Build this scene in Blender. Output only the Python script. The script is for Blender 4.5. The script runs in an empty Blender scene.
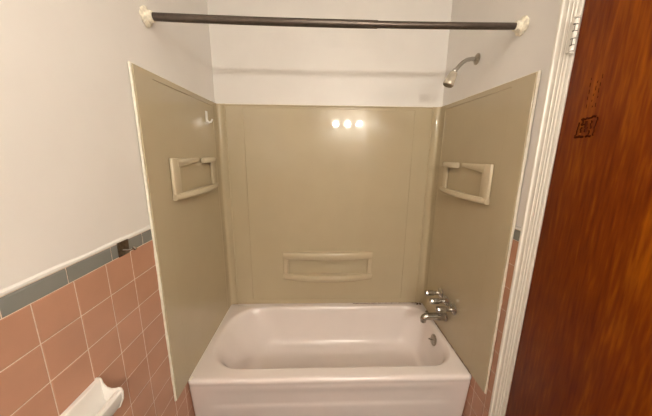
import bpy, bmesh, math, random
from mathutils import Vector, Matrix
random.seed(4)
PI = math.pi
sc = bpy.context.scene
COL = sc.collection
W = 0.762          # half width of the alcove

# ------------------------------------------------------------------ materials
def lin(r, g, b):
    f = lambda c: (c/255/12.92) if c/255 <= .04045 else ((c/255+.055)/1.055)**2.4
    return (f(r), f(g), f(b), 1)

def mat(name, col, rough=.5, metal=0, noise=None, bump=0, bscale=40, spec=.5, coat=0, detail=3, stretch=None):
    m = bpy.data.materials.new(name); m.use_nodes = True
    nt = m.node_tree; b = nt.nodes['Principled BSDF']
    b.inputs['Base Color'].default_value = (*col[:3], 1)
    b.inputs['Roughness'].default_value = rough
    b.inputs['Metallic'].default_value = metal
    b.inputs['Specular IOR Level'].default_value = spec
    b.inputs['Coat Weight'].default_value = coat
    b.inputs['Coat Roughness'].default_value = .12
    tc = nt.nodes.new('ShaderNodeTexCoord'); mp = nt.nodes.new('ShaderNodeMapping')
    nt.links.new(tc.outputs['Object'], mp.inputs['Vector'])
    if stretch: mp.inputs['Scale'].default_value = stretch
    if noise:
        amt, scale = noise
        n = nt.nodes.new('ShaderNodeTexNoise'); n.inputs['Scale'].default_value = scale; n.inputs['Detail'].default_value = detail
        nt.links.new(mp.outputs['Vector'], n.inputs['Vector'])
        r = nt.nodes.new('ShaderNodeValToRGB')
        r.color_ramp.elements[0].position = .3; r.color_ramp.elements[1].position = .7
        r.color_ramp.elements[0].color = (*[max(0, c*(1-amt)) for c in col[:3]], 1)
        r.color_ramp.elements[1].color = (*[min(1, c*(1+amt)) for c in col[:3]], 1)
        nt.links.new(n.outputs['Fac'], r.inputs['Fac']); nt.links.new(r.outputs['Color'], b.inputs['Base Color'])
    if bump:
        n = nt.nodes.new('ShaderNodeTexNoise'); n.inputs['Scale'].default_value = bscale; n.inputs['Detail'].default_value = 4
        nt.links.new(mp.outputs['Vector'], n.inputs['Vector'])
        bp = nt.nodes.new('ShaderNodeBump'); bp.inputs['Strength'].default_value = 1; bp.inputs['Distance'].default_value = bump
        nt.links.new(n.outputs['Fac'], bp.inputs['Height']); nt.links.new(bp.outputs['Normal'], b.inputs['Normal'])
    return m

M = {}
M['paint'] = mat('wall_paint', (.785, .762, .735), .38, noise=(.02, 5), bump=.0006, bscale=30)
M['ceiling'] = mat('ceiling_paint', (.80, .77, .73), .7, noise=(.02, 4))
M['trim'] = mat('trim_paint', (.77, .74, .68), .34, noise=(.04, 14), bump=.0006, bscale=40)
M['surround'] = mat('beige_plastic', (.46, .39, .265), .055, noise=(.018, 6), bump=.0003, bscale=7)
M['surround_light'] = mat('beige_moulded_plastic', (.55, .475, .34), .22, noise=(.015, 20))
M['surround_mid'] = mat('beige_ledge_plastic', (.50, .425, .295), .18, noise=(.015, 20))
M['caulk'] = mat('white_caulk', (.84, .80, .70), .5, noise=(.06, 60), bump=.001, bscale=120)
M['dark_caulk'] = mat('stained_caulk', (.16, .10, .06), .7, noise=(.4, 60))
M['enamel'] = mat('white_enamel', (.81, .745, .725), .20, noise=(.012, 8), coat=.4)
M['tile'] = mat('pink_glazed_tile', (.47, .25, .165), .25, noise=(.05, 9))
M['cap'] = mat('gray_glazed_tile', (.215, .22, .205), .25, noise=(.05, 9))
M['grout'] = mat('grout', (.66, .53, .43), .7, noise=(.08, 70))
M['chrome'] = mat('chrome', (.47, .45, .42), .2, 1)
M['old_chrome'] = mat('tarnished_chrome', (.42, .38, .32), .28, 1, noise=(.25, 90))
M['dark_metal'] = mat('blackened_metal', (.13, .095, .065), .35, .8, noise=(.3, 90))
M['rod'] = mat('dark_bronze_rod', (.085, .065, .052), .33, .5, noise=(.12, 50))
M['flange'] = mat('chipped_white_plastic', (.82, .77, .64), .35, noise=(.2, 75), bump=.002, bscale=110)
M['head'] = mat('cloudy_shower_plastic', (.66, .60, .50), .10, .55)
M['ceramic'] = mat('white_ceramic', (.84, .82, .79), .14, coat=.4)
M['black'] = mat('dark_gap', (.03, .022, .018), .7)
M['face'] = mat('shower_face_plastic', (.16, .12, .08), .4)
M['white_plastic'] = mat('white_plastic', (.88, .86, .80), .25)
M['scratch'] = mat('dark_scratch', (.05, .008, .0015), .9, spec=.05)
M['floor'] = None

def wood():
    m = bpy.data.materials.new('varnished_door_veneer'); m.use_nodes = True
    nt = m.node_tree; b = nt.nodes['Principled BSDF']
    b.inputs['Roughness'].default_value = .42; b.inputs['Specular IOR Level'].default_value = .12
    tc = nt.nodes.new('ShaderNodeTexCoord')
    mp = nt.nodes.new('ShaderNodeMapping'); mp.inputs['Scale'].default_value = (1, 1, .09)
    nt.links.new(tc.outputs['Object'], mp.inputs['Vector'])
    n1 = nt.nodes.new('ShaderNodeTexNoise'); n1.inputs['Scale'].default_value = 9; n1.inputs['Detail'].default_value = 5; n1.inputs['Distortion'].default_value = 1.2
    n2 = nt.nodes.new('ShaderNodeTexNoise'); n2.inputs['Scale'].default_value = 95; n2.inputs['Detail'].default_value = 4
    mx = nt.nodes.new('ShaderNodeMix'); mx.inputs['Factor'].default_value = .5
    nt.links.new(mp.outputs['Vector'], n1.inputs['Vector']); nt.links.new(mp.outputs['Vector'], n2.inputs['Vector'])
    nt.links.new(n1.outputs['Fac'], mx.inputs['A']); nt.links.new(n2.outputs['Fac'], mx.inputs['B'])
    r = nt.nodes.new('ShaderNodeValToRGB'); e = r.color_ramp.elements
    e[0].position = .32; e[0].color = (.105, .012, .0002, 1)
    e[1].position = .68; e[1].color = (.29, .078, .001, 1)
    k = e.new(.5); k.color = (.17, .031, .0004, 1)
    nt.links.new(mx.outputs['Result'], r.inputs['Fac']); nt.links.new(r.outputs['Color'], b.inputs['Base Color'])
    bp = nt.nodes.new('ShaderNodeBump'); bp.inputs['Distance'].default_value = .0005; bp.inputs['Strength'].default_value = .6
    nt.links.new(n2.outputs['Fac'], bp.inputs['Height']); nt.links.new(bp.outputs['Normal'], b.inputs['Normal'])
    return m
M['wood'] = wood()

def floor_mat():
    m = bpy.data.materials.new('floor_tile'); m.use_nodes = True
    nt = m.node_tree; b = nt.nodes['Principled BSDF']; b.inputs['Roughness'].default_value = .4
    tc = nt.nodes.new('ShaderNodeTexCoord'); br = nt.nodes.new('ShaderNodeTexBrick')
    br.offset = 0; br.inputs['Scale'].default_value = 10
    br.inputs['Color1'].default_value = (.12, .09, .07, 1); br.inputs['Color2'].default_value = (.10, .08, .06, 1); br.inputs['Mortar'].default_value = (.08, .07, .06, 1)
    br.inputs['Mortar Size'].default_value = .02; br.inputs['Brick Width'].default_value = .5; br.inputs['Row Height'].default_value = .5
    nt.links.new(tc.outputs['Object'], br.inputs['Vector']); nt.links.new(br.outputs['Color'], b.inputs['Base Color'])
    return m
M['floor'] = floor_mat()

def glow(name, col, s):
    m = bpy.data.materials.new(name); m.use_nodes = True
    nt = m.node_tree; b = nt.nodes['Principled BSDF']
    b.inputs['Base Color'].default_value = (*col, 1)
    b.inputs['Emission Color'].default_value = (*col, 1); b.inputs['Emission Strength'].default_value = s
    return m
M['dome'] = glow('added_fill_glow', (1, .925, .81), 23)  # glow of the added overhead fill, no known fixture
M['bulb'] = glow('lit_bulb', (1, .925, .80), 425)

# ------------------------------------------------------------------ mesh helpers
def box(bm, a, b, bev=0, seg=2):
    lo = [min(a[i], b[i]) for i in range(3)]; hi = [max(a[i], b[i]) for i in range(3)]
    t = bmesh.new(); bmesh.ops.create_cube(t, size=1)
    for v in t.verts:
        for i in range(3): v.co[i] = lo[i] + (v.co[i]+.5)*(hi[i]-lo[i])
    if bev: bmesh.ops.bevel(t, geom=t.edges[:], offset=bev, segments=seg, affect='EDGES', profile=.5)
    join(bm, t)

def join(bm, t):
    mp = {}
    for v in t.verts: mp[v] = bm.verts.new(v.co)
    for f in t.faces:
        try: bm.faces.new([mp[v] for v in f.verts])
        except ValueError: pass
    t.free()

def loft(bm, rings, close=True, cap0=True, cap1=True):
    R = [[bm.verts.new(p) for p in r] for r in rings]
    n = len(R[0])
    for a, b in zip(R, R[1:]):
        for i in range(n if close else n-1):
            j = (i+1) % n
            bm.faces.new([a[i], a[j], b[j], b[i]])
    if cap0: bm.faces.new(R[0][::-1])
    if cap1: bm.faces.new(R[-1])
    return R

def frame(d):
    d = Vector(d).normalized()
    a = Vector((0, 0, 1)) if abs(d.z) < .9 else Vector((1, 0, 0))
    x = d.cross(a).normalized(); return x, x.cross(d).normalized(), d

def tube(bm, pts, rad, n=20, caps=True):
    pts = [Vector(p) for p in pts]
    if not isinstance(rad, (list, tuple)): rad = [rad]*len(pts)
    rings = []; px = None
    for i, p in enumerate(pts):
        d = (pts[min(i+1, len(pts)-1)] - pts[max(i-1, 0)]).normalized()
        if px is None: x, y, _ = frame(d)
        else:
            x = (px - d*px.dot(d)).normalized(); y = d.cross(x)
        px = x
        rings.append([p + (x*math.cos(2*PI*k/n) + d.cross(x)*math.sin(2*PI*k/n))*rad[i] for k in range(n)])
    loft(bm, rings, True, caps, caps)

def lathe(bm, origin, axis, prof, n=28, lobes=0, amp=0):
    """prof: list of (distance along axis, radius)"""
    o = Vector(origin); x, y, d = frame(axis); rings = []
    for t, r in prof:
        ring = []
        for k in range(n):
            a = 2*PI*k/n; rr = max(r, 1e-4)
            if lobes and amp: rr *= 1 + amp*math.cos(lobes*a)
            ring.append(o + d*t + (x*math.cos(a) + y*math.sin(a))*rr)
        rings.append(ring)
    loft(bm, rings)

def prism(bm, poly, axis, a, b, bev=0):
    """poly in the two other axes, extruded along axis from a to b"""
    t = bmesh.new()
    def P(u, v, w):
        return {0: (w, u, v), 1: (u, w, v), 2: (u, v, w)}[axis]
    lo = [t.verts.new(P(u, v, a)) for u, v in poly]; hi = [t.verts.new(P(u, v, b)) for u, v in poly]
    n = len(poly)
    t.faces.new(lo[::-1]); t.faces.new(hi)
    for i in range(n): t.faces.new([lo[i], lo[(i+1) % n], hi[(i+1) % n], hi[i]])
    bmesh.ops.recalc_face_normals(t, faces=t.faces[:])
    if bev: bmesh.ops.bevel(t, geom=t.edges[:], offset=bev, segments=2, affect='EDGES', profile=.5)
    join(bm, t)

def wloc(o):
    v = Vector((0, 0, 0))
    while o: v += o.location; o = o.parent
    return v

def obj(name, bm, m, parent=None, smooth=True, origin=None, angle=35):
    bmesh.ops.remove_doubles(bm, verts=bm.verts[:], dist=1e-6)
    bmesh.ops.recalc_face_normals(bm, faces=bm.faces[:])
    base = wloc(parent) if parent else Vector(origin or (0, 0, 0))
    for v in bm.verts: v.co -= base
    me = bpy.data.meshes.new(name); bm.to_mesh(me); bm.free()
    if smooth:
        for p in me.polygons: p.use_smooth = True
        me.set_sharp_from_angle(angle=math.radians(angle))
    o = bpy.data.objects.new(name, me); COL.objects.link(o)
    me.materials.append(m)
    if parent: o.parent = parent
    else: o.location = base
    return o

def thing(name, label, cat, loc, group=None):
    o = bpy.data.objects.new(name, None); COL.objects.link(o); o.location = loc
    o.empty_display_size = .05
    o['label'] = label; o['category'] = cat
    if group: o['group'] = group
    return o
def tag(o, label, cat, group=None):
    o['label'] = label; o['category'] = cat
    if group: o['group'] = group
    return o
def struct(name, bm, m, label=None, cat=None, **k):
    o = obj(name, bm, m, **k); o['kind'] = 'structure'
    if label: o['label'] = label
    if cat: o['category'] = cat
    return o
B = bmesh.new

# ------------------------------------------------------------------ room shell
YF = -3.25; ZC = 2.50; XP = W + .006      # paint plane slightly behind the tile faces
bm = B(); box(bm, (-W-.1, YF-.1, -.1), (W+.1, .1, 0)); struct('floor', bm, M['floor'], 'tiled bathroom floor in front of the tub', 'floor', smooth=False)
bm = B(); box(bm, (-W-.1, YF-.1, ZC), (W+.1, .1, ZC+.1)); struct('ceiling', bm, M['ceiling'], 'plain cream ceiling above the tub alcove', 'ceiling', smooth=False)
bm = B(); box(bm, (-XP-.1, YF-.1, 0), (-XP, .1, ZC)); struct('wall_left', bm, M['paint'], 'cream painted wall above the long pink tile wainscot', 'wall', smooth=False)
bm = B(); box(bm, (-XP, 0, 0), (XP, .1, ZC)); struct('wall_back', bm, M['paint'], 'cream painted wall behind the long side of the tub', 'wall', smooth=False)
bm = B(); box(bm, (-XP, YF-.1, 0), (XP, YF, ZC)); struct('wall_front', bm, M['paint'], 'cream wall opposite the tub carrying the lamp', 'wall', smooth=False)
DY0, DY1, DZ = -.935, -1.70, 2.06        # door opening
bm = B()
box(bm, (XP, DY0, 0), (XP+.1, .1, ZC)); box(bm, (XP, YF-.1, 0), (XP+.1, DY1, ZC)); box(bm, (XP, DY1, DZ), (XP+.1, DY0, ZC))
struct('wall_right', bm, M['paint'], 'grayish cream wall with the shower pipe and the door', 'wall', smooth=False)

# ------------------------------------------------------------------ pink tile wainscots
TP = .1108; TZ = 1.158; TY = -1.2717
def wainscot(name, side, y0, y1, lab):
    s = side; X0 = s*W; XB = s*(W+.006)
    root = bpy.data.objects.new(name, None); COL.objects.link(root); root.location = (X0, y1, 0); root['kind'] = 'structure'; root['label'] = lab; root['category'] = 'tile wainscot'
    g = .0022
    bm = B(); t = B()
    # tile field, each tile a thin pillowed slab
    k0 = math.floor((y1 - TY)/TP); k1 = math.ceil((y0 - TY)/TP)
    for k in range(k0, k1):
        bnd = lambda q: -.806 if abs(TY+q*TP+.8285) < .01 else TY+q*TP
        ya = max(bnd(k), y1); yb = min(bnd(k+1), y0)
        if yb - ya < .006: continue
        z = TZ
        while z > 0.002:
            zb = max(z - TP, 0.0)
            d = .0
            if z - zb > .006:
                ins = .0018
                def q(x, i): return [(x, ya+g/2+i, zb+g/2+i), (x, yb-g/2-i, zb+g/2+i), (x, yb-g/2-i, z-g/2-i), (x, ya+g/2+i, z-g/2-i)]
                loft(bm, [q(XB - s*.0002, 0), q(X0+s*.0014, 0), q(X0+s*d, ins)], True, True, True)
            z -= TP
    obj('tile_field', bm, M['tile'], root, smooth=False)
    bm = B()
    joints = [-0.869 - .1532*i for i in range(-1, 22)]
    z0, z1 = TZ, 1.207
    for ja, jb in zip(joints[1:], joints):
        ya, yb = max(ja, y1), min(jb, y0)
        if yb - ya < .006: continue
        prof = [(XB - s*.0002, z0+g/2), (X0+s*.001, z0+g/2), (X0, z0+g/2+.0015), (X0-s*.0005, z1-.008), (X0+s*.001, z1-.003), (XB-s*.0002, z1)]
        loft(bm, [[(x, ya+g*.8, z) for x, z in prof], [(x, yb-g*.8, z) for x, z in prof]], True)
    obj('cap_tile_row', bm, M['cap'], root, smooth=False)
    bm = B(); box(bm, (XB, y1, 0), (X0+s*.0012, y0, 1.206)); obj('grout', bm, M['grout'], root, smooth=False)
    bm = B()
    n = 60; rings = []
    for i in range(n+1):
        y = y1 + (y0-y1)*i/n; w = .0115 + .0015*math.sin(i*1.7) + .001*math.sin(i*.6)
        rings.append([(XB-s*.0001, y, 1.2075), (X0-s*.001, y, 1.2075), (X0-s*.0005, y, 1.2075+w*.6), (XB-s*.0008, y, 1.2075+w)])
    loft(bm, rings); obj('caulk_line', bm, M['paint'], root)
    return root
wainscot('trim_1', -1, 0.0, YF, 'pink square tile wainscot with gray cap on the left wall')
wainscot('trim_4', 1, -1.80, YF, 'pink square tile wainscot on the right wall past the door')
wainscot('trim_2', 1, 0.0, -.855, 'narrow strip of pink tile beside the door casing')

# ------------------------------------------------------------------ door casing (trim) and door
def casing():
    y0 = -.855
    # profile (y offset towards the door, protrusion from the wall)
    prof = [(0, 0), (0, .020), (.003, .024), (.010, .025), (.016, .0235), (.018, .018), (.021, .016), (.034, .015), (.037, .0165), (.040, .0165), (.0425, .013),
            (.052, .0115), (.055, .013), (.058, .0135), (.061, .010), (.064, .0095), (.066, .011), (.070, .0115), (.074, .009), (.075, 0)]
    prof = [(u*.80, d*.62) for u, d in prof]; cw = .060
    root = bpy.data.objects.new('trim_3', None); COL.objects.link(root); root.location = (W, y0, 0); root['kind'] = 'structure'; root['label'] = 'cream moulded casing around the brown door'; root['category'] = 'door casing'
    X0 = XP
    bm = B()
    loft(bm, [[(X0-d-.004, y0-u, z) for u, d in prof] for z in (0, DZ+.085)])
    obj('side_casing', bm, M['trim'], root, angle=25)
    bm = B()
    y1 = DY1 - .02
    loft(bm, [[(X0-d-.004, y1-cw+u, z) for u, d in prof][::-1] for z in (0, DZ+.085)])
    obj('side_casing', bm, M['trim'], root, angle=25)
    bm = B()
    loft(bm, [[(X0-d-.004, y, DZ+.085-u) for u, d in prof] for y in (y0-cw, y1+.001)])
    obj('head_casing', bm, M['trim'], root, angle=25)
    bm = B()
    box(bm, (X0-.008, y0-cw+.0002, 0), (X0+.1, -.930, DZ+.005), .0015)
    obj('jamb', bm, M['trim'], root)
    bm = B()
    box(bm, (X0-.008, y1+.001, 0), (X0+.1, y1+.018, DZ+.005), .0015)
    obj('jamb', bm, M['trim'], root)
    bm = B()
    box(bm, (X0-.008, -.930, DZ-.008), (X0+.1, y1+.0185, DZ+.0085), .0015)
    obj('jamb', bm, M['trim'], root)
    return root
casing()
door = bpy.data.objects.new('door_1', None); COL.objects.link(door); door.location = (W+.02, -.932, .01)
door['kind'] = 'structure'; door['label'] = 'flat varnished reddish brown wooden door with a scratched mark'; door['category'] = 'door'
bm = B(); box(bm, (W+.000, -.934, .01), (W+.036, -1.698, 2.045), .0025); obj('door_slab', bm, M['wood'], door)
# hinge: leaf, five knuckles, finial, screws
def hinge(zc, scr=True):
    y = -.9305; x = W-.010
    bm = B()
    zs = [zc-.049, zc-.0305, zc-.0110, zc+.0110, zc+.0305, zc+.049]
    for a, b in zip(zs, zs[1:]):
        lathe(bm, (x, y, a+.0009), (0, 0, 1), [(0, .0062), (.001, .0078), (b-a-.0028, .0078), (b-a-.0018, .0062)], 18)
    lathe(bm, (x, y, zc+.049), (0, 0, 1), [(0, .0055), (.002, .0085), (.005, .0078), (.008, .003)], 18)
    lathe(bm, (x, y, zc-.049), (0, 0, -1), [(0, .0055), (.002, .0085), (.005, .0078), (.008, .003)], 18)
    h = obj('hinge', bm, M['trim'], door)
    bm = B(); box(bm, (x-.001, y+.006, zc-.048), (x+.004, y+.022, zc+.048), .001); obj('hinge_leaf', bm, M['trim'], h)
    bm = B(); tube(bm, [(x, y, zc-.050), (x, y, zc+.050)], .0062, 12)
    for z in (zc+.022, zc-.022):     # cracked paint outlines
        for dz in (-.010, .010):
            tube(bm, [(x-.0075, y-.0035, z+dz), (x-.0082, y+.002, z+dz)], .0009, 6)
        tube(bm, [(x-.0072, y-.0040, z-.010), (x-.0072, y-.0040, z+.010)], .0009, 6)
    obj('hinge_pin', bm, M['black'], h)
hinge(1.898); hinge(.25)
# scratched square and letter-like strokes in the door's face
bm = B()
def stroke(pts, w=.0011):
    x = W - .0002
    tube(bm, [(x, y, z) for y, z in pts], w, 6)
yc, zc = -1.022, 1.603
def jit(): return random.uniform(-.0022, .0022)
def rough_line(p, q, n=9, w=.0016, brk=.12):
    pts = [(p[0]+(q[0]-p[0])*i/n+jit(), p[1]+(q[1]-p[1])*i/n+jit()) for i in range(n+1)]
    seg = []
    for a in pts:
        seg.append(a)
        if random.random() < brk and len(seg) > 1: stroke(seg, 1.35*w*random.uniform(.7, 1.3)); seg = []
    if len(seg) > 1: stroke(seg, w*1.35)
s = .030
rough_line((yc+s, zc-s*.95), (yc-s*.75, zc-s*.95), w=.0026)
rough_line((yc-s*.9, zc-s), (yc-s, zc+s*.9))
rough_line((yc+s*.55, zc+s*.8), (yc-s*.9, zc+s*1.0), w=.0022)
rough_line((yc+s*.95, zc-s), (yc+s*.8, zc+s*.6))
rough_line((yc+s*.45, zc-s*.5), (yc+s*.4, zc+s*.75), w=.0022)
rough_line((yc-s*.1, zc-s*.55), (yc-s*.05, zc+s*.7), w=.0022)
rough_line((yc-s*.5, zc-s*.9), (yc-s*.5, zc+s*.6))
rough_line((yc+s*.45, zc+s*.2), (yc-s*.1, zc+s*.3))
for dy in (.012, -.004, -.018):
    z = 1.66
    while z < 1.745:
        L = random.uniform(.004, .013); a = yc+dy+random.uniform(-.003, .003)
        stroke([(a, z), (a+jit()*.6, z+L)], .0008); z += L + random.uniform(.005, .014)
obj('scratched_mark', bm, M['scratch'], door)['label'] = 'dark scratched square with vertical strokes'

# ------------------------------------------------------------------ bathtub
TH = .346; TY1 = -.703
def rrect(x0, x1, y0, y1, rads, nc=12, ns=40):
    """rads: front-left, front-right, back-right, back-left (y0 is the front).  Starts on the front side, runs left to right."""
    fl, fr, br, bl = rads; pts = []
    def arc(cx, cy, r, a0):
        for k in range(nc+1):
            a = a0 + PI/2*k/nc; pts.append((cx + r*math.cos(a), cy + r*math.sin(a)))
    def side(p, q):
        for k in range(1, ns): pts.append((p[0]+(q[0]-p[0])*k/ns, p[1]+(q[1]-p[1])*k/ns))
    arc(x0+fl, y0+fl, fl, PI)
    side((x0+fl, y0), (x1-fr, y0))
    arc(x1-fr, y0+fr, fr, -PI/2)
    side((x1, y0+fr), (x1, y1-br))
    arc(x1-br, y1-br, br, 0)
    side((x1-br, y1), (x0+bl, y1))
    arc(x0+bl, y1-bl, bl, PI/2)
    side((x0, y1-bl), (x0, y0+fl))
    return pts
def sm(a, b, x):
    t = max(0, min(1, (x-a)/(b-a))); return t*t*(3-2*t)
XL = .7612
def outer(inset, z, r):
    pts = rrect(-XL+inset*.3, XL-inset*.3, TY1+inset, -.001, (r, r, .004, .004))
    out = []
    for x, y in pts:
        if y < TY1+.05 and z < .30: y += (.30-z)*.10
        if y < TY1+.07 and z < .30:
            wx = sm(-.655, -.615, x)*(1-sm(.615, .655, x))
            wz = (1-sm(.235, .290, z))*(1 - .8*(1-sm(.145, .172, z)))
            y += .0055*wx*wz*(1 - sm(TY1+.035, TY1+.06, y))
        out.append((x, y, z))
    return out
root = thing('bathtub', 'white enamelled alcove bathtub between the beige panels', 'bathtub', (0, TY1/2, 0))
bm = B(); rings = []
zs = [0, .03, .08, .12, .135, .15, .16, .17, .18, .20, .23, .25, .262, .275, .288, .30]
for z in zs: rings.append(outer(.004, z, .02))
for z, i in ((.308, .0038), (.316, .0018), (.322, .0004), (.328, 0), (.334, .0014), (.339, .0048), (.3430, .0095), (.3455, .0160), (.3462, .0240)):
    rings.append(outer(i, z, .022))
IN = [  # x0, x1, y0, y1, z, radii
 (-.722, .736, -.634, -.040, .3462, (.20, .16, .14, .22)),
 (-.718, .733, -.631, -.043, .3462, (.20, .16, .14, .22)),
 (-.712, .729, -.627, -.047, .3442, (.20, .16, .14, .22)),
 (-.704, .723, -.622, -.052, .338, (.20, .16, .14, .22)),
 (-.694, .717, -.616, -.057, .326, (.20, .16, .14, .22)),
 (-.676, .710, -.609, -.063, .30, (.20, .16, .14, .22)),
 (-.640, .700, -.600, -.074, .24, (.195, .155, .14, .215)),
 (-.598, .688, -.590, -.086, .18, (.19, .15, .14, .21)),
 (-.560, .675, -.580, -.098, .13, (.18, .145, .13, .20)),
 (-.530, .660, -.570, -.110, .10, (.17, .14, .12, .18)),
 (-.495, .640, -.555, -.124, .080, (.16, .13, .11, .16)),
 (-.455, .612, -.532, -.146, .069, (.14, .12, .10, .13)),
 (-.36, .54, -.47, -.20, .064, (.09, .08, .08, .10)),
 (-.2, .35, -.39, -.29, .062, (.04, .04, .04, .04)),
]
for x0, x1, y0, y1, z, r in IN: rings.append([(x, y, z) for x, y in rrect(x0, x1, y0, y1, r)])
loft(bm, rings, True, False, True)
obj('tub_body', bm, M['enamel'], root, angle=50)
# overflow plate on the sloping right end wall
ax = Vector((-1, 0, .20)).normalized(); oc = Vector((.7065, -.349, .283))
bm = B(); lathe(bm, oc, ax, [(0, .037), (.003, .037), (.006, .034), (.0075, .026), (.0065, .020), (.009, .012), (.010, .001)], 32)
op = obj('overflow_plate', bm, M['old_chrome'], root)
bm = B(); tube(bm, [oc+ax*.008, oc+ax*.022, oc+ax*.034+Vector((0, 0, .004))], [.005, .004, .0055], 12); obj('trip_lever', bm, M['chrome'], op)
# stained caulk along the edges of the rim
bm = B()
n = 40
def bead(p, q, r, wob=.0008):
    p = Vector(p); q = Vector(q)
    tube(bm, [p.lerp(q, i/n)+Vector((0, 0, random.uniform(-wob, wob))) for i in range(n+1)], [r*random.uniform(.6, 1.2) for _ in range(n+1)], 8)
bead((.7515, -.11, TH+.001), (.7515, -.69, TH+.001), .0028)
bead((.20, -.0115, TH+.001), (.715, -.0115, TH+.001), .0022)
for k in range(9):
    c = Vector((.722+random.uniform(-.02, .018), -.016-random.uniform(0, .02), TH+.0015+random.uniform(0, .004)))
    lathe(bm, c, (0, 0, 1), [(0, .006), (.002, .005), (.004, .001)], 8)
obj('stained_caulk', bm, M['dark_caulk'], root)
bm = B()
bead((-.7515, -.08, TH+.001), (-.7515, -.69, TH+.001), .0025)
for k in range(5):
    c = Vector((-.752+random.uniform(0, .012), -.690+random.uniform(-.006, .02), TH-.001))
    lathe(bm, c, (0, 0, 1), [(0, .006), (.003, .005), (.005, .001)], 8)
obj('white_caulk', bm, M['caulk'], root)

# ------------------------------------------------------------------ beige tub surround
sur = thing('tub_surround', 'beige moulded plastic panels lining three sides above the bathtub', 'tub surround', (0, -.005, TH))
ZT = 1.826; ZB = .3485
def raised(bm, rect, face, h, bw, plane):
    """raised panel with sloping rim; plane 'y' (back) or +-1 for side walls"""
    u0, u1, z0, z1 = rect
    def q(i, d):
        pts = [(u0+i, z0+i), (u1-i, z0+i), (u1-i, z1-i), (u0+i, z1-i)]
        return [((u, face-d, z) if plane == 'y' else (face - plane*d, u, z)) for u, z in pts]
    loft(bm, [q(0, -.0005), q(bw*.15, h*.25), q(bw*.5, h*.85), q(bw, h)], True, False, True)
# back panel
bm = B()
box(bm, (-.745, 0, ZB), (.745, -.0060, ZT), .0015)
raised(bm, (-.585, .583, .388, 1.806), -.006, .0032, .006, 'y')
# top bead
loft(bm, [[(x, y, z) for y, z in ((-.004, ZT-.010), (-.009, ZT-.009), (-.011, ZT-.005), (-.009, ZT-.001), (-.004, ZT))] for x in (-.73, .73)])
bp_ = obj('back_panel', bm, M['surround'], sur, angle=5)
for s in (-1, 1):
    bm = B()
    yf = -.8085 if s < 0 else -.8045
    box(bm, (s*(W-.0002), yf, ZB), (s*(W-.0075), -.012, ZT), .0015)
    yb = -.695 if s < 0 else -.678; z2 = 1.800; xf = s*(W-.0070)
    prism(bm, [(yf+.003, ZB+.002), (yb, ZB+.002), (yb, z2), (-.09, z2), (-.09, ZT-.002), (yf+.003, ZT-.002)], 0, xf, xf-s*.0046, .0009)
    loft(bm, [[(s*(W-d), y, z) for d, z in ((.005, ZT-.010), (.0095, ZT-.009), (.0115, ZT-.005), (.0095, ZT-.001), (.005, ZT))] for y in (yf+.004, -.03)])
    obj('side_panel', bm, M['surround'], sur, angle=5)
    # coved corner strip
    prof = []
    x0, y0 = W-.0060, -.088
    prof += [(x0, y0), (x0-.0030, y0+.002), (x0-.0034, y0+.006), (x0-.0026, y0+.010)]
    cx, cy, r = W-.0090-.020, -.0085-.020, .020
    for k in range(9):
        a = PI/2*k/8; prof.append((cx + r*math.cos(a), cy + r*math.sin(a)))
    x1, y1 = W-.062, -.0055
    prof += [(x1+.011, y1-.0032), (x1+.007, y1-.0052), (x1+.002, y1-.0050), (x1, y1), (W-.004, y1), (W-.004, y0)]
    bm = B(); loft(bm, [[(s*x, y, z) for x, y in prof] for z in (ZB, ZT+.0012)])
    obj('corner_strip', bm, M['surround'], sur, angle=40)
    # caulk down the front edge and along the top
    bm = B(); n = 50
    tube(bm, [(s*(W-.003), yf-.0008+random.uniform(-.0006, .0006), ZB+.0+(ZT-ZB)*i/n) for i in range(n+1)], [.0052*random.uniform(.75, 1.15) for i in range(n+1)], 10)
    tube(bm, [(s*(W-.001), yf+(-.01-yf)*i/n, ZT+.001) for i in range(n+1)], [.0045*random.uniform(.8, 1.1) for i in range(n+1)], 8)
    obj('caulk', bm, M['caulk'], sur)
bm = B(); tube(bm, [(-.75+1.5*i/60, .0005, ZT+.001) for i in range(61)], [.0045*random.uniform(.8, 1.15) for i in range(61)], 8); obj('caulk', bm, M['caulk'], sur)

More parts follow.
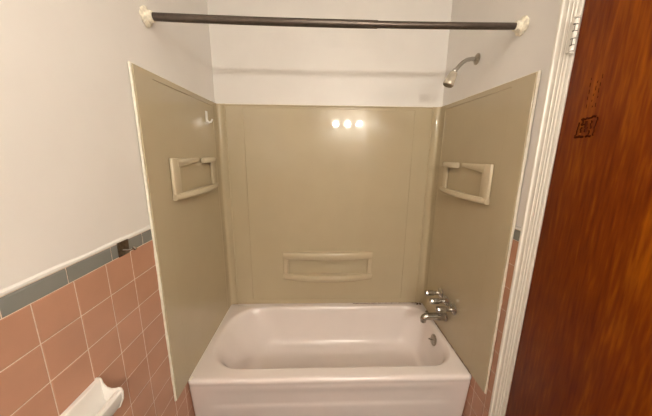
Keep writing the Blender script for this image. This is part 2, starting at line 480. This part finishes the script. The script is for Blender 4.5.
# moulded side shelves
def bowed_slab(bm, s, ya, yb, z0, z1, d0, dm, n=24, base=None, zdrop=0, edge=.006):
    """slab on a side wall from ya to yb whose front edge bows outwards by dm in the middle"""
    xb = W-.011
    rings = []
    for i in range(n+1):
        t = i/n; y = ya+(yb-ya)*t; d = d0 + dm*math.sin(PI*t)**.8
        zz = z0 - zdrop*math.sin(PI*t)
        e = min(edge, (z1-zz)*.4, d*.4)
        rings.append([(s*xb, y, zz), (s*(xb-d+e), y, zz), (s*(xb-d), y, zz+e), (s*(xb-d), y, z1-e), (s*(xb-d+e), y, z1), (s*xb, y, z1)])
    loft(bm, rings)
def side_shelf(s):
    yo, yi, dz = (-.648, -.152, 0) if s < 0 else (-.640, -.166, -.016)
    m = M['surround_light']
    bm = B(); xb = W-.0108
    # outer stile, wide; inner stile, narrow
    def stile(a, b, z0, z1, d, bev=.0055):
        box(bm, (s*xb, a, z0), (s*(xb-d), b, z1), bev, 3)
    stile(yo, yo+.066, 1.292+dz, 1.486+dz, .016)
    # upper rail: wedge that fades out to the gap
    n = 14; rings = []
    for i in range(n+1):
        t = i/n; y = yo+.045 + (yi-.205-yo-.045)*t
        d = .013*(1-t**1.6)+.005; zl = 1.440+dz+.020*t; zt = 1.4855+dz-.004*t
        e = .004*(1-t)+.001
        rings.append([(s*xb, y, zl), (s*(xb-d+e), y, zl), (s*(xb-d), y, zl+e), (s*(xb-d), y, zt-e), (s*(xb-d+e), y, zt), (s*xb, y, zt)])
    loft(bm, rings)
    sh = obj('corner_shelf', bm, m, sur, angle=50)
    bm = B(); stile(yi-.052, yi, 1.30+dz, 1.476+dz, .012); obj('inner_stile', bm, m, sh, angle=50)
    # ledge
    bm = B(); bowed_slab(bm, s, yo, yi+.004, 1.292+dz, 1.318+dz, .022, .034)
    # raised lip along the ledge's front
    rings = []
    for i in range(25):
        t = i/24; y = yo+.02+(yi-yo-.03)*t; tt = (y-yo)/(yi+.004-yo); d = .022+.034*math.sin(PI*tt)**.8
        rings.append([(s*(xb-d+.009), y, 1.316+dz), (s*(xb-d+.001), y, 1.312+dz), (s*(xb-d+.002), y, 1.322+dz), (s*(xb-d+.006), y, 1.324+dz)])
    loft(bm, rings)
    obj('ledge', bm, m, sh, angle=50)
    # short looped washcloth bar by the back corner
    bm = B(); ya, yb = yi-.175, yi
    zt = 1.484+dz; zb_ = 1.452+dz; rings = []
    nn = 18
    for i in range(nn+1):
        t = i/nn; y = ya+(yb-ya)*t; d = .020+.020*math.sin(PI*t)**.7
        # open slot: only the front bar, thickness .012
        rings.append([(s*(xb-d+.011), y, zb_), (s*(xb-d+.002), y, zb_), (s*(xb-d), y, zb_+.004), (s*(xb-d), y, zt-.005), (s*(xb-d+.003), y, zt-.001), (s*(xb-d+.011), y, zt-.001)])
    loft(bm, rings)
    box(bm, (s*xb, ya+.001, zb_+.001), (s*(xb-.020), ya+.012, zt-.002), .003)
    box(bm, (s*xb, yb-.022, zb_+.001), (s*(xb-.020), yb-.001, zt-.002), .003)
    box(bm, (s*xb, ya+.004, zb_), (s*(xb-.030), yb-.004, zb_+.008), .002)
    obj('cloth_bar', bm, m, sh, angle=50)
    bm = B(); lathe(bm, (s*(xb-.0320), yb-.030, zt-.015), (-s, 0, 0), [(0, .004), (.0010, .004), (.0013, .001)], 10); obj('bar_hole', bm, M['dark_caulk'], sh)
    return sh
side_shelf(-1); side_shelf(1)
# moulded soap ledge on the back panel
def arc_bar(bm, x0, x1, z0, z1, d0, dm, face=-.010, zdrop=0, n=32, e=.005, top_drop=0):
    rings = []
    for i in range(n+1):
        t = i/n; x = x0+(x1-x0)*t; b = math.sin(PI*t)**.9; d = d0+dm*b
        a, c = z0-zdrop*b, z1-top_drop*b
        rings.append([(x, face, a), (x, face-d+e, a), (x, face-d, a+e), (x, face-d, c-e), (x, face-d+e, c), (x, face, c)])
    loft(bm, rings)
bm = B(); m = M['surround_mid']
F0 = -.0098
for a, b in ((-.340, -.300), (.298, .334)):
    box(bm, (a, F0, .575), (b, F0-.014, .783), .005, 3)
arc_bar(bm, -.340, .334, .729, .784, .014, .028, F0, .004)
sd = obj('soap_ledge', bm, m, sur, angle=50)
bm = B()
arc_bar(bm, -.342, .336, .566, .608, .016, .050, F0, .004)
rings = []
for i in range(33):      # low lip
    t = i/32; x = -.33+.654*t; d = .016+.050*math.sin(PI*(x+.342)/.678)**.9
    rings.append([(x, F0-d+.010, .606), (x, F0-d+.001, .602), (x, F0-d+.003, .613), (x, F0-d+.007, .614)])
loft(bm, rings)
obj('ledge_shelf', bm, m, sd, angle=50)

# white stick-on hook on the left side panel
hk = thing('adhesive_hook', 'small white stick-on hook high on the left beige panel', 'hook', (-W+.0117, -.195, 1.715))
bm = B(); hx = -W+.0118
box(bm, (hx, -.214, 1.688), (hx+.006, -.190, 1.752), .0025, 3); obj('hook_plate', bm, M['white_plastic'], hk)
bm = B(); tube(bm, [(hx+.004, -.202, 1.697), (hx+.012, -.198, 1.688), (hx+.022, -.190, 1.692), (hx+.028, -.182, 1.708)], [.007, .0065, .006, .005], 12); obj('prong', bm, M['white_plastic'], hk)

# ------------------------------------------------------------------ faucet set
fx = W-.0118
fa = thing('tub_faucet', 'three handle chrome tub faucet with spout on the right panel', 'faucet', (fx, -.37, .54))
def handle(y, z, lab=None):
    bm = B()
    lathe(bm, (fx, y, z), (-1, 0, 0), [(.034, .0125), (.046, .0130), (.048, .0155), (.052, .0180), (.060, .0185), (.090, .0190), (.102, .0182), (.106, .0160), (.108, .009), (.1085, .001)], 40, 6, .05)
    h = obj('handle', bm, M['chrome'], fa, angle=45)
    bm = B(); lathe(bm, (fx-.0002, y, z), (-1, 0, 0), [(0, .0335), (.003, .034), (.007, .031), (.012, .022), (.018, .015), (.036, .0125)], 32)
    obj('escutcheon', bm, M['chrome'], h)
for y, z in ((-.290, .600), (-.372, .590), (-.462, .589)): handle(y, z)
bm = B()
N = 18; path = []; rad = []
for i in range(12):
    t = i/11; path.append((fx-.0-.118*t, -.378, .482+.002*t)); rad.append(.0265-.0045*t)
for k in range(1, 7):
    a = PI/2*k/6; path.append((fx-.118-.026*math.sin(a), -.378, .484-.022*(1-math.cos(a)))); rad.append(.022-.0022*k/6)
path.append((fx-.144, -.378, .447)); rad.append(.0185)
tube(bm, path, rad, 24)
sp = obj('spout', bm, M['chrome'], fa, angle=60)
bm = B(); lathe(bm, (fx-.0002, -.378, .482), (-1, 0, 0), [(0, .031), (.004, .031), (.008, .0275), (.009, .026)], 32); obj('spout_flange', bm, M['chrome'], sp)
bm = B(); lathe(bm, (fx-.128, -.378, .500), (0, 0, 1), [(0, .004), (.012, .004), (.014, .0065), (.019, .0065), (.020, .001)], 16); obj('diverter_knob', bm, M['chrome'], sp)

# ------------------------------------------------------------------ shower head
sx = W+.0058
sh = thing('shower_head', 'small cloudy shower head on a bent chrome arm high on right wall', 'shower head', (sx, -.357, 2.010))
arm = [(sx, -.357, 2.013), (sx-.030, -.357, 2.013), (sx-.055, -.357, 2.008), (sx-.075, -.357, 1.996), (sx-.092, -.357, 1.979), (sx-.108, -.357, 1.960), (sx-.116, -.357, 1.950)]
bm = B(); tube(bm, arm, .0105, 16); a_ = obj('shower_arm', bm, M['chrome'], sh, angle=60)
bm = B(); lathe(bm, (sx-.0002, -.357, 2.013), (-1, 0, 0), [(0, .028), (.003, .028), (.007, .023), (.010, .015), (.012, .0100)], 28); obj('wall_flange', bm, M['old_chrome'], a_)
d = Vector((-.38, 0, -.92)).normalized(); p = Vector(arm[-1])
bm = B(); lathe(bm, p-d*.012, d, [(0, .012), (.003, .0135), (.014, .0135), (.018, .011)], 12); obj('swivel_nut', bm, M['chrome'], sh)
bm = B(); lathe(bm, p+d*.004, d, [(0, .013), (.004, .019), (.012, .0225), (.03, .0245), (.044, .0265), (.058, .0285), (.066, .029), (.070, .027)], 30); hd = obj('spray_head', bm, M['head'], sh)
bm = B(); lathe(bm, p+d*.0739, d, [(0, .0262), (.003, .0255), (.0035, .019), (.0010, .017), (.0025, .008), (.003, .001)], 30); obj('spray_face', bm, M['face'], hd)

# ------------------------------------------------------------------ shower curtain rod
ry, rz = -.665, 2.037
rod = thing('curtain_rod', 'dark brown shower curtain rod spanning the alcove above the tub', 'curtain rod', (0, ry, rz))
def sag(x): return rz - .0075*(1-(x/W)**2)
X1 = W+.0058
bm = B(); tube(bm, [(x, ry, sag(x)) for x in [-X1+.02 + (X1-.02+.16)*i/24 for i in range(25)]], .0150, 20); obj('outer_tube', bm, M['rod'], rod)
bm = B(); tube(bm, [(x, ry, sag(x)) for x in [.158 + (X1-.02-.158)*i/20 for i in range(21)]], .0131, 20); obj('inner_tube', bm, M['rod'], rod)
for s in (-1, 1):
    bm = B()
    t = B()
    lathe(t, (s*(X1-.0002), ry, rz), (-s, 0, 0), [(0, .033), (.003, .0345), (.008, .033), (.012, .026), (.015, .0215), (.032, .0195), (.034, .0155)], 40)
    for v in t.verts:
        r = Vector((0, v.co.y-ry, v.co.z-rz))
        if r.length > .024: v.co += r.normalized()*random.uniform(-.0035, .0045)
    join(bm, t)
    obj('end_flange', bm, M['flange'], rod)

# ------------------------------------------------------------------ robe hook and ceramic holder on the left wainscot
wx = -W
rb = thing('robe_hook', 'small tarnished metal hook plate set on the gray cap tile', 'hook', (wx, -.971, 1.185))
bm = B(); box(bm, (wx+.0006, -.9965, 1.158), (wx+.004, -.9465, 1.209), .001); obj('hook_plate', bm, M['dark_metal'], rb)
bm = B(); tube(bm, [(wx+.003, -.976, 1.178), (wx+.018, -.972, 1.176), (wx+.034, -.968, 1.179)], [.0038, .0033, .0033], 12)
lathe(bm, (wx+.034, -.968, 1.177), (.6, .1, .75), [(0, .003), (.002, .006), (.008, .0065), (.010, .001)], 14)
obj('peg', bm, M['chrome'], rb)

hd_ = thing('soap_dish', 'white ceramic wall holder projecting from the pink tiles', 'soap dish', (wx, -1.235, .76))
y0, y1 = -1.158, -1.312
bm = B()
# cross-section (distance from wall, z): back plate, trough, front lip
def sect(k=0):
    return [(0.0006, .690), (0.0006, .829), (.003, .832), (.015, .832), (.0175, .829), (.018, .822), (.0185, .758), (.024, .742), (.040, .738), (.052, .744), (.056, .762), (.058, .784), (.061, .791), (.070, .792), (.074, .784), (.072, .758), (.060, .730), (.036, .714), (.018, .700), (.010, .690)]
loft(bm, [[(wx+d, y, z) for d, z in sect()] for y in (y0, y1)])
sb = obj('dish_body', bm, M['ceramic'], hd_, angle=28)
for yy, sg in ((y0, 1), (y1, -1)):
    bm = B()
    end = [(0.0006, .688), (0.0006, .832), (.003, .8355), (.015, .8355), (.019, .830), (.022, .816), (.030, .801), (.043, .795), (.056, .796), (.066, .799), (.074, .796), (.0775, .784), (.075, .758), (.062, .727), (.037, .711), (.020, .696), (.012, .688)]
    loft(bm, [[(wx+d, yy-sg*.005, z) for d, z in end], [(wx+d, yy-sg*.001, z) for d, z in end], [(wx+max(.0006, d-.003), yy+sg*.001, z-(.002 if z > .76 else -.002)) for d, z in end]])
    obj('dish_end', bm, M['ceramic'], hd_, angle=45)

# ------------------------------------------------------------------ vanity lamp on the opposite wall (the room's light) and an added ceiling fill
vl = thing('vanity_light', 'chrome bar lamp with lit round bulbs on the wall opposite the tub', 'lamp', (.465, YF, 2.04))
bm = B(); box(bm, (.10, YF+.0005, 1.985), (.83-.10, YF+.035, 2.095), .008, 3); obj('back_bar', bm, M['chrome'], vl)
for x in (.245, .47, .69):
    bm = B(); lathe(bm, (x, YF+.034, 2.04), (0, 1, 0), [(0, .030), (.004, .030), (.010, .022), (.040, .020)], 24); sk = obj('socket', bm, M['chrome'], vl)
    bm = B(); t = B(); bmesh.ops.create_uvsphere(t, u_segments=24, v_segments=16, radius=.041)
    for v in t.verts: v.co += Vector((x, YF+.115, 2.04))
    join(bm, t); obj('bulb', bm, M['bulb'], sk)
cl = thing('added_fill_light', 'unseen glowing dome on the ceiling, added as fill light for the tub', 'lamp', (.0, -1.55, ZC))  # assumed source out of view, added to lift the rim against the apron
bm = B(); lathe(bm, (0, -1.55, ZC-.0005), (0, 0, -1), [(0, .155), (.018, .155), (.022, .148)], 40); obj('fill_base', bm, M['trim'], cl)
bm = B(); lathe(bm, (0, -1.55, ZC-.0222), (0, 0, -1), [(0, .140), (.02, .134), (.045, .112), (.062, .075), (.070, .035), (.072, .001)], 40); obj('fill_dome', bm, M['dome'], cl)

# ------------------------------------------------------------------ world, camera, view
w = bpy.data.worlds.new('world'); sc.world = w; w.use_nodes = True
w.node_tree.nodes['Background'].inputs['Color'].default_value = (.9, .8, .7, 1)
w.node_tree.nodes['Background'].inputs['Strength'].default_value = .05

cam = bpy.data.cameras.new('camera'); co = bpy.data.objects.new('camera', cam); COL.objects.link(co)
yaw, pitch, roll, f = .0329, .2113, .0098, 257.3
F_ = Vector((math.sin(yaw)*math.cos(pitch), math.cos(yaw)*math.cos(pitch), -math.sin(pitch)))
r = Vector((math.cos(yaw), -math.sin(yaw), 0)); u = r.cross(F_)
r2 = r*math.cos(roll)+u*math.sin(roll); u2 = -r*math.sin(roll)+u*math.cos(roll)
mt = Matrix((r2, u2, -F_)).transposed().to_4x4(); mt.translation = Vector((-.0815, -1.8428, 1.5155))
co.matrix_world = mt
cam.sensor_fit = 'HORIZONTAL'; cam.sensor_width = 36; cam.lens = f/652*36; cam.clip_start = .02
sc.camera = co
vs = sc.view_settings; sc.display_settings.display_device = 'sRGB'
vs.view_transform = 'Standard'; vs.look = 'None'; vs.exposure = 0; vs.gamma = 1; vs.use_curve_mapping = False
sc.cycles.max_bounces = 10; sc.cycles.diffuse_bounces = 6
sc.cycles.caustics_reflective = False; sc.cycles.caustics_refractive = False
